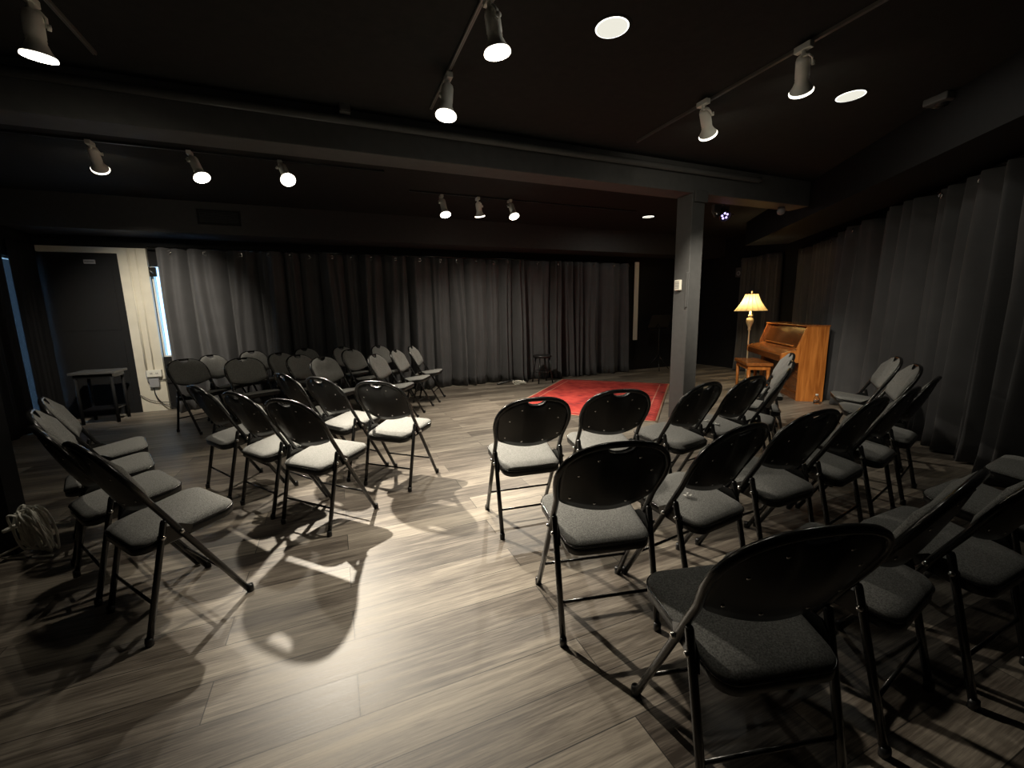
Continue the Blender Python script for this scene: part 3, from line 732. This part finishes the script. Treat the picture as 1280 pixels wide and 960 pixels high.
for (px, py), F, wt, cone, lab in HEADS:
    P = Vector((px, py, 2.62)); F = Vector(F); D = (F - P); L = D.length; D.normalize()
    t = thing('track_spotlight', lab, 'spotlight', P, 0, 'ceiling track spotlights')
    side = D.cross(Vector((0, 0, 1))); side = side.normalized() if side.length > .05 else Vector((1, 0, 0))
    bm = B(); box(bm, (-.018, -.045, -.022), (.018, .045, .010), 0, Matrix.Rotation(YA, 4, 'Z')); lathe(bm, [(.012, -.05), (.012, -.02)], 12); link('adapter', bm, LAMP_WHITE, t, bevel=.003)
    bm = B(); y0 = Vector((0, 0, -.045)); s0 = side * .043
    tube(bm, [y0, y0 + s0 * .6, y0 + s0 + D * .02, s0 + D * .10], .006, 8); lathe(bm, [(0, .012), (.013, .010), (.013, -.004), (0, -.004)], 12, s0 * 1.05 + D * .095, side); link('bracket', bm, LAMP_WHITE, t)
    bm = B(); lathe(bm, [(0, .045), (.024, .046), (.032, .055), (.036, .07), (.036, L - .085), (.034, L - .08), (.036, L - .07)], 22, (0, 0, 0), D)
    can = link('housing', bm, LAMP_WHITE, t)
    bm = B(); lathe(bm, [(.033, L - .085), (.034, L - .065), (.046, L - .035), (.060, L - .014)], 26, (0, 0, 0), D); link('reflector', bm, LAMP_WHITE, t)
    bm = B(); lathe(bm, [(.060, L - .014), (.0635, L - .006), (.0625, L), (.058, L + .001)], 26, (0, 0, 0), D, mat=1); lathe(bm, [(.058, L + .001), (.03, L + .005), (0, L + .006)], 26, (0, 0, 0), D, mat=0)
    link('bulb', bm, [BULB, RIM_GLOW], t)
    ld = bpy.data.lights.new('spot_beam', 'SPOT'); ld.energy = wt; ld.color = LIGHT_COL; ld.spot_size = math.radians(cone); ld.spot_blend = 1.0; ld.shadow_soft_size = .03
    lo = bpy.data.objects.new('spot_beam', ld); COL.objects.link(lo); lo.parent = t; lo.location = D * (L + .02); lo.rotation_euler = D.to_track_quat('-Z', 'Y').to_euler()
DOWN = [((.55, 2.43), .085, 2.5, 'large round ceiling downlight right of the central spotlights'), ((2.38, 3.19), .085, 2, 'thin oval-looking ceiling downlight at the upper right'), ((2.17, 6.87), .085, 4, 'far small ceiling downlight beside the top of the column')]
for (x, y), r, wt, lab in DOWN:
    t = thing('recessed_downlight', lab, 'ceiling light', (x, y, CEIL), 0, 'recessed ceiling downlights')
    bm = B(); lathe(bm, [(r, -.0005), (r + .004, -.004), (r + .016, -.003), (r + .018, 0)], 40); link('bezel', bm, CEIL_BLACK, t)
    bm = B(); lathe(bm, [(0, -.004), (r * .93, -.004), (r * .94, -.003)], 40, mat=0); lathe(bm, [(r * .93, -.0045), (r, -.003)], 40, mat=1); link('diffuser', bm, [PANEL_LED, PANEL_EDGE], t)
    ld = bpy.data.lights.new('downlight_beam', 'AREA'); ld.shape = 'DISK'; ld.size = 2 * r; ld.energy = wt; ld.color = (1, .95, .82)
    lo = bpy.data.objects.new('downlight_beam', ld); COL.objects.link(lo); lo.parent = t; lo.location = (0, 0, -.012)

# conduit and boxes on the beam, ceiling box, vent
bm = B(); tube(bm, [W(-3.2, 3.385, 2.565), W(4.28, 3.385, 2.565), W(4.36, 3.39, 2.575), W(4.38, 3.42, 2.58)], .028, 12); o = link('conduit_pipe', bm, BEAM_GREY); tag(o, 'dark pipe running along the face of the ceiling beam', 'pipe')
bm = B(); box(bm, (-.035, -.03, -.02), (.035, .02, .05)); box(bm, (-.028, -.034, -.012), (.028, -.03, .042)); o = link('junction_box', bm, BEAM_GREY, None, W(.2, 3.36, 2.585) + Vector((0, 0, .031)), bevel=.004); o.rotation_euler = (0, 0, YA); tag(o, 'small dark junction box on top of the beam pipe', 'junction box')
o = thing('ceiling_sensor', 'dark square box on the ceiling at the upper right', 'sensor', (3.05, 3.22, CEIL), .2)
bm = B(); box(bm, (-.075, -.075, -.05), (.075, .075, 0)); link('body', bm, BEAM_GREY, o, bevel=.01)
bm = B(); lathe(bm, [(.0, -.066), (.03, -.062), (.042, -.05)], 20); link('dome', bm, BLACK_PLASTIC, o)
o = thing('air_vent', 'dark louvred air vent on the bulkhead above the back curtain', 'vent', W(-1.2, 6.545, 2.47), YA)
bm = B()
for s in ((-.23, -.09, .23, -.07), (-.23, .07, .23, .09), (-.23, -.09, -.21, .09), (.21, -.09, .23, .09)): box(bm, (s[0], -.012, s[1]), (s[2], .004, s[3]))
link('frame', bm, PAINT_BLACK, o)
bm = B()
for k in range(7): box(bm, (-.21, -.008, -.066 + k * .02), (.21, .002, -.058 + k * .02))
link('louvre', bm, PAINT_BLACK, o)

# thermostat and cable cover on the column
th = thing('thermostat', 'small cream thermostat box on the left face of the column', 'thermostat', W(3.455, 3.555, 1.475), YA)
bm = B(); box(bm, (-.03, -.04, -.055), (0, .04, .055)); link('case', bm, IVORY, th, bevel=.006)
bm = B()
for k in range(5): box(bm, (-.0325, -.028, -.035 + k * .016), (-.0295, .028, -.029 + k * .016))
link('grille', bm, GREY_PLASTIC, th)
bm = B(); box(bm, (-.018, -.022, -.0), (0, .0, .36)); o = link('cable_cover', bm, COLUMN_GREY, None, W(3.455, 3.452, 1.24), bevel=.004); o.rotation_euler = (0, 0, YA); tag(o, 'narrow grey cable cover on the near edge of the column', 'cable cover')

# stage light behind the column (violet lens), small globe lamp, speaker on the far wall
sl = thing('stage_light', 'small black stage light with violet lens hanging right of the column', 'stage light', W(4.45, 3.90, 2.36), YA)
bm = B(); tube(bm, [(-.02, 0, CEIL - 2.36), (-.02, 0, .06)], .012, 10); lathe(bm, [(0, CEIL - 2.36), (.03, CEIL - 2.36), (.03, CEIL - 2.38), (0, CEIL - 2.38)], 14, (-.02, 0, 0)); link('stem', bm, BEAM_GREY, sl)
bm = B(); tube(bm, [(-.09, 0, -.03), (-.09, 0, .06), (.06, 0, .06), (.06, 0, -.03)], .007, 8); link('yoke', bm, BEAM_GREY, sl)
dd = Vector((-.25, -.75, -.55)).normalized()
bm = B(); lathe(bm, [(0, -.09), (.05, -.085), (.065, -.05), (.065, .05), (.058, .05), (.058, .03)], 22, (-.015, 0, -.03), dd); link('housing', bm, BLACK_METAL, sl)
bm = B()
for k in range(5): lathe(bm, [(.013, .03), (.011, .038), (0, .041)], 10, Vector((-.015, 0, -.03)) + dd.cross(Vector((0, 0, 1))).normalized() * .032 * math.cos(k * 1.257) + dd.cross(Vector((0, 0, 1))).cross(dd).normalized() * .032 * math.sin(k * 1.257), dd)
link('lens', bm, [PURPLE], sl)
bm = B(); tube(bm, [(.05, 0, -.02), (.17, .02, -.01)], .008, 8); link('clamp_handle', bm, CHROME, sl)
bm = B(); box(bm, (-.2, -.03, -.02), (-.1, .01, .07)); tube(bm, [(-.2, 0, .0), (-.16, 0, -.06), (-.1, 0, -.03)], .01, 8); link('power_box', bm, BEAM_GREY, sl)
gl = thing('globe_fixture', 'small grey globe fixture under the right end of the ceiling beam', 'ceiling fixture', W(4.95, 3.55, 2.375), YA)
bm = B(); lathe(bm, [(.0, 0), (.035, 0), (.035, -.02), (0, -.02)], 18); link('mount', bm, BEAM_GREY, gl)
bm = B(); lathe(bm, [(.0, -.015), (.034, -.02), (.044, -.045), (.034, -.075), (0, -.09)], 20); link('dome', bm, GREY_PLASTIC, gl)
sk = thing('wall_speaker', 'small grey unit high on the dark far wall behind the column', 'speaker', W(RIGHT, 6.1, 1.92), YA)
bm = B(); box(bm, (-.12, -.07, -.09), (-.02, .07, .09)); box(bm, (-.02, -.02, -.02), (0, .02, .02)); link('cabinet', bm, BEAM_GREY, sk, bevel=.008)
bm = B(); lathe(bm, [(.045, 0), (.04, .004), (.012, -.004), (0, .002)], 18, (-.121, 0, -.02), (-1, 0, 0)); link('cone', bm, GREY_PLASTIC, sk)

# ------------------------------------------------------------------ left corner: table, outlet, exit plate, cable
tb = thing('side_table', 'small black table with grey top before the blacked-out door', 'table', W(-2.66, 6.62), YA)
bm = B(); box(bm, (-.21, -.19, .60), (.21, .19, .628)); link('tabletop', bm, TABLE_TOP, tb, bevel=.004)
bm = B(); box(bm, (-.18, -.16, .55), (.18, .16, .60)); link('apron', bm, BLACK_PLASTIC, tb)
for sx in (-1, 1):
    for sy in (-1, 1):
        bm = B(); tube(bm, [(sx * .165, sy * .145, 0), (sx * .165, sy * .145, .56)], .018, 8); link('leg', bm, PAINT_BLACK, tb)
bm = B(); box(bm, (-.16, -.14, .16), (.16, .14, .175)); link('shelf', bm, BLACK_PLASTIC, tb)
sg = thing('door_plate', 'small grey plate near the top of the blacked-out door', 'plate', W(-2.72, BACK - .036, 1.95), YA)
bm = B(); box(bm, (-.055, -.022, -.025), (.055, 0, .025)); link('case', bm, GREY_PLASTIC, sg, bevel=.004)
bm = B(); box(bm, (-.045, -.024, -.004), (.045, -.021, .004)); link('slot', bm, BLACK_PLASTIC, sg)
ot = thing('power_outlet', 'grey electrical outlet boxes low on the cream pier', 'outlet', W(-2.235, BACK - .05, .46), YA)
bm = B(); box(bm, (-.09, -.045, .01), (.07, 0, .10)); link('upper_box', bm, WHITE_PLASTIC, ot, bevel=.004)
bm = B(); box(bm, (-.075, -.05, -.13), (.03, 0, -.01)); lb = link('lower_box', bm, GREY_PLASTIC, ot, bevel=.004)
bm = B()
for k in (-.04, .02):
    for q in (-.008, .008): box(bm, (k + q - .003, -.048, .045), (k + q + .003, -.044, .065))
link('socket', bm, BLACK_PLASTIC, ot)
bm = B(); tube(bm, [(-.095, -.02, .10), (-.10, -.02, 0), (-.085, -.02, -.07)], .008, 8); link('conduit', bm, GREY_PLASTIC, ot)
bm = B(); tube(bm, [(.03, -.025, -.03), (.12, -.025, -.035), (.16, -.025, -.03)], .006, 8); link('plug_lead', bm, BLACK_VINYL, ot)
bm = B(); P = [Vector((-2.28, BACK - .075, .33)), Vector((-2.26, BACK - .08, .20)), Vector((-2.20, BACK - .085, .10)), Vector((-2.14, BACK - .09, .05)), Vector((-2.07, BACK - .10, .03))]
tube(bm, [W(*p) for p in catmull(P, 5)], .006, 8); P = [Vector((-2.44, BACK - .075, .24)), Vector((-2.35, BACK - .08, .17)), Vector((-2.25, BACK - .08, .13)), Vector((-2.10, BACK - .09, .11))]; tube(bm, [W(*p) for p in catmull(P, 5)], .005, 8)
o = link('loose_lead', bm, BLACK_VINYL); tag(o, 'thin dark cord curling across the foot of the cream pier', 'cord')
# bracket at the top of the window slot
wb = thing('window_latch', 'black latch block at the top of the bright window slit', 'latch', W(-2.10, BACK - .002, 1.84), YA)
bm = B(); box(bm, (-.055, -.03, -.06), (.03, 0, .06)); link('plate', bm, BLACK_METAL, wb, bevel=.004)
bm = B(); tube(bm, [(-.03, -.03, .02), (-.03, -.05, .02), (.0, -.05, -.02)], .007, 8); link('lever', bm, STEEL, wb)

# white cable coil leaning on the partition end at the left
cc = thing('cable_coil', 'bundled coil of white cable on the floor at the left edge', 'cable', (-2.535, 2.07, 0), 0)
rnd = random.Random(5)
bm = B()
for k in range(15):
    ox, oy = rnd.uniform(-.05, .05), rnd.uniform(-.028, .028); a, b = .050 + rnd.uniform(-.022, .010), .125 + rnd.uniform(-.03, .006); tl = rnd.uniform(.12, .40)
    pts = []
    for i in range(30):
        q = 2 * PI * i / 30; x, z = a * math.sin(q) * (1 - .25 * math.cos(q)), b * math.cos(q)
        x2 = x * math.cos(tl) - z * math.sin(tl) * .5
        pts.append((x2 + ox, oy + z * -.12 + .012 * math.sin(q * 2 + k), .142 + z))
    tube(bm, pts, .0055, 7, closed=True)
link('windings', bm, CORD_WHITE, cc)
bm = B(); tube(bm, [(-.07 + .02 * math.cos(q), .07 * math.sin(q), .17 + .012 * math.cos(q)) for q in [2 * PI * i / 16 for i in range(16)]], .009, 8, closed=True); link('tie', bm, CORD_WHITE, cc)
for p, q in (((-.07, -.01, .06), (-.17, -.04, .012)), ((-.02, -.05, .012), (-.12, -.055, .010)), ((.02, -.05, .012), (.11, -.035, .010)), ((.04, .03, .15), (.15, .04, .16))):
    bm = B(); tube(bm, [p, q], .005, 8); link('cable_end', bm, WHITE_PLASTIC, cc)

# ------------------------------------------------------------------ small things
st = thing('stool', 'low black stool standing before the back curtain near the rug', 'stool', (.54, 7.34, 0), .35)
bm = B(); lathe(bm, [(0, .44), (.15, .44), (.165, .455), (.165, .475), (.15, .485), (0, .488)], 24); link('seat', bm, BLACK_VINYL, st)
for k in range(4):
    a = PI / 4 + k * PI / 2; bm = B(); tube(bm, [(.19 * math.cos(a), .19 * math.sin(a), 0), (.12 * math.cos(a), .12 * math.sin(a), .445)], .013, 8); link('leg', bm, BLACK_METAL, st)
bm = B(); tube(bm, [(.157 * math.cos(k * PI / 12), .157 * math.sin(k * PI / 12), .2) for k in range(24)], .007, 6, closed=True); link('footring', bm, BLACK_METAL, st)
bm = B(); rnd = random.Random(9)
for k in range(5):
    P = [Vector((rnd.uniform(-.13, .13), rnd.uniform(-.05, .05), .012 + rnd.uniform(0, .07))) for _ in range(6)]; tube(bm, catmull(P, 5), .0045, 7)
o = link('cable_heap', bm, WHITE_PLASTIC, None, (.12, 7.15, 0)); tag(o, 'small heap of black and white cable by the back curtain foot', 'cable')
bm = B(); P = [Vector((-.38, .02, .012)), Vector((-.2, .03, .05)), Vector((-.1, 0, .07)), Vector((.02, .02, .03))]; tube(bm, catmull(P, 5), .018, 8); link('dark_sleeve', bm, BLACK_VINYL, o)
ms = thing('music_stand', 'thin dark music stand in the shadowed far corner left of the column', 'music stand', (3.02, 8.62, 0), .3)
for k in range(3):
    a = k * 2.094; bm = B(); tube(bm, [(.26 * math.cos(a), .26 * math.sin(a), .008), (.012 * math.cos(a), .012 * math.sin(a), .30)], .008, 8); link('leg', bm, BLACK_METAL, ms)
bm = B(); tube(bm, [(0, 0, .22), (0, 0, .92)], .010, 10); link('pole', bm, BLACK_METAL, ms)
bm = B(); M = Matrix.Translation((0, 0, .98)) @ Matrix.Rotation(.45, 4, 'X'); box(bm, (-.24, -.006, -.14), (.24, .006, .16), 0, M); box(bm, (-.24, -.05, -.15), (.24, .006, -.14), 0, M); link('desk', bm, BLACK_METAL, ms)
bt = thing('glass_bottle', 'small clear bottle on the floor at the right foot of the piano', 'bottle', (3.86, 5.22, 0))
bm = B(); lathe(bm, [(0, .003), (.030, .003), (.034, .012), (.034, .07), (.016, .095), (.014, .115), (.011, .115), (.012, .094), (.030, .068), (.030, .014), (0, .010)], 20); link('body', bm, GLASS, bt)
bm = B(); lathe(bm, [(0, .130), (.016, .129), (.017, .112), (.012, .112)], 16); link('cap', bm, WHITE_PLASTIC, bt)
def scrap(label, loc, rz, w, h, tilt=-.13):
    bm = B(); N = 5
    rows = [[bm.verts.new((-w / 2 + w * i / N + .004 * math.sin(j * 2.1), -h / 2 + h * j / N + .004 * math.sin(i * 1.7), .003 + .004 * math.sin(i * 1.2) * math.sin(j * .9))) for i in range(N + 1)] for j in range(N + 1)]
    for a, b in zip(rows, rows[1:]):
        for i in range(N): f = bm.faces.new((a[i], a[i + 1], b[i + 1], b[i])); f.smooth = True
    o = link('paper_scrap', bm, PAPER, None, loc); o.rotation_euler = (.12, 0, rz)
    sd = o.modifiers.new('thickness', 'SOLIDIFY'); sd.thickness = .001
    tag(o, label, 'paper scrap'); return o
scrap('white paper scrap on a chair seat in the second right row', (.745, 1.70, .428), .5, .035, .02)
scrap('white paper scrap on a front-row seat, the one nearer the chair back', (1.42, 2.84, .424), .8, .03, .03)
scrap('white paper scrap on a front-row seat, the one nearer the seat edge', (1.38, 2.90, .433), .2, .04, .02)

# ------------------------------------------------------------------ daylight outside the windows, colour management
w = bpy.data.worlds.new('daylight'); SC.world = w; w.use_nodes = True; nt = w.node_tree
bg = nt.nodes['Background']; bg.inputs[0].default_value = (.30, .58, .95, 1); bg.inputs[1].default_value = 2.8
SC.view_settings.view_transform = 'Standard'; SC.view_settings.look = 'None'; SC.view_settings.gamma = 1
SC.view_settings.use_curve_mapping = False
SC.view_settings.exposure = 0.55
SC.cycles.max_bounces = 8; SC.cycles.sample_clamp_indirect = 4
SC.cycles.use_denoising = True
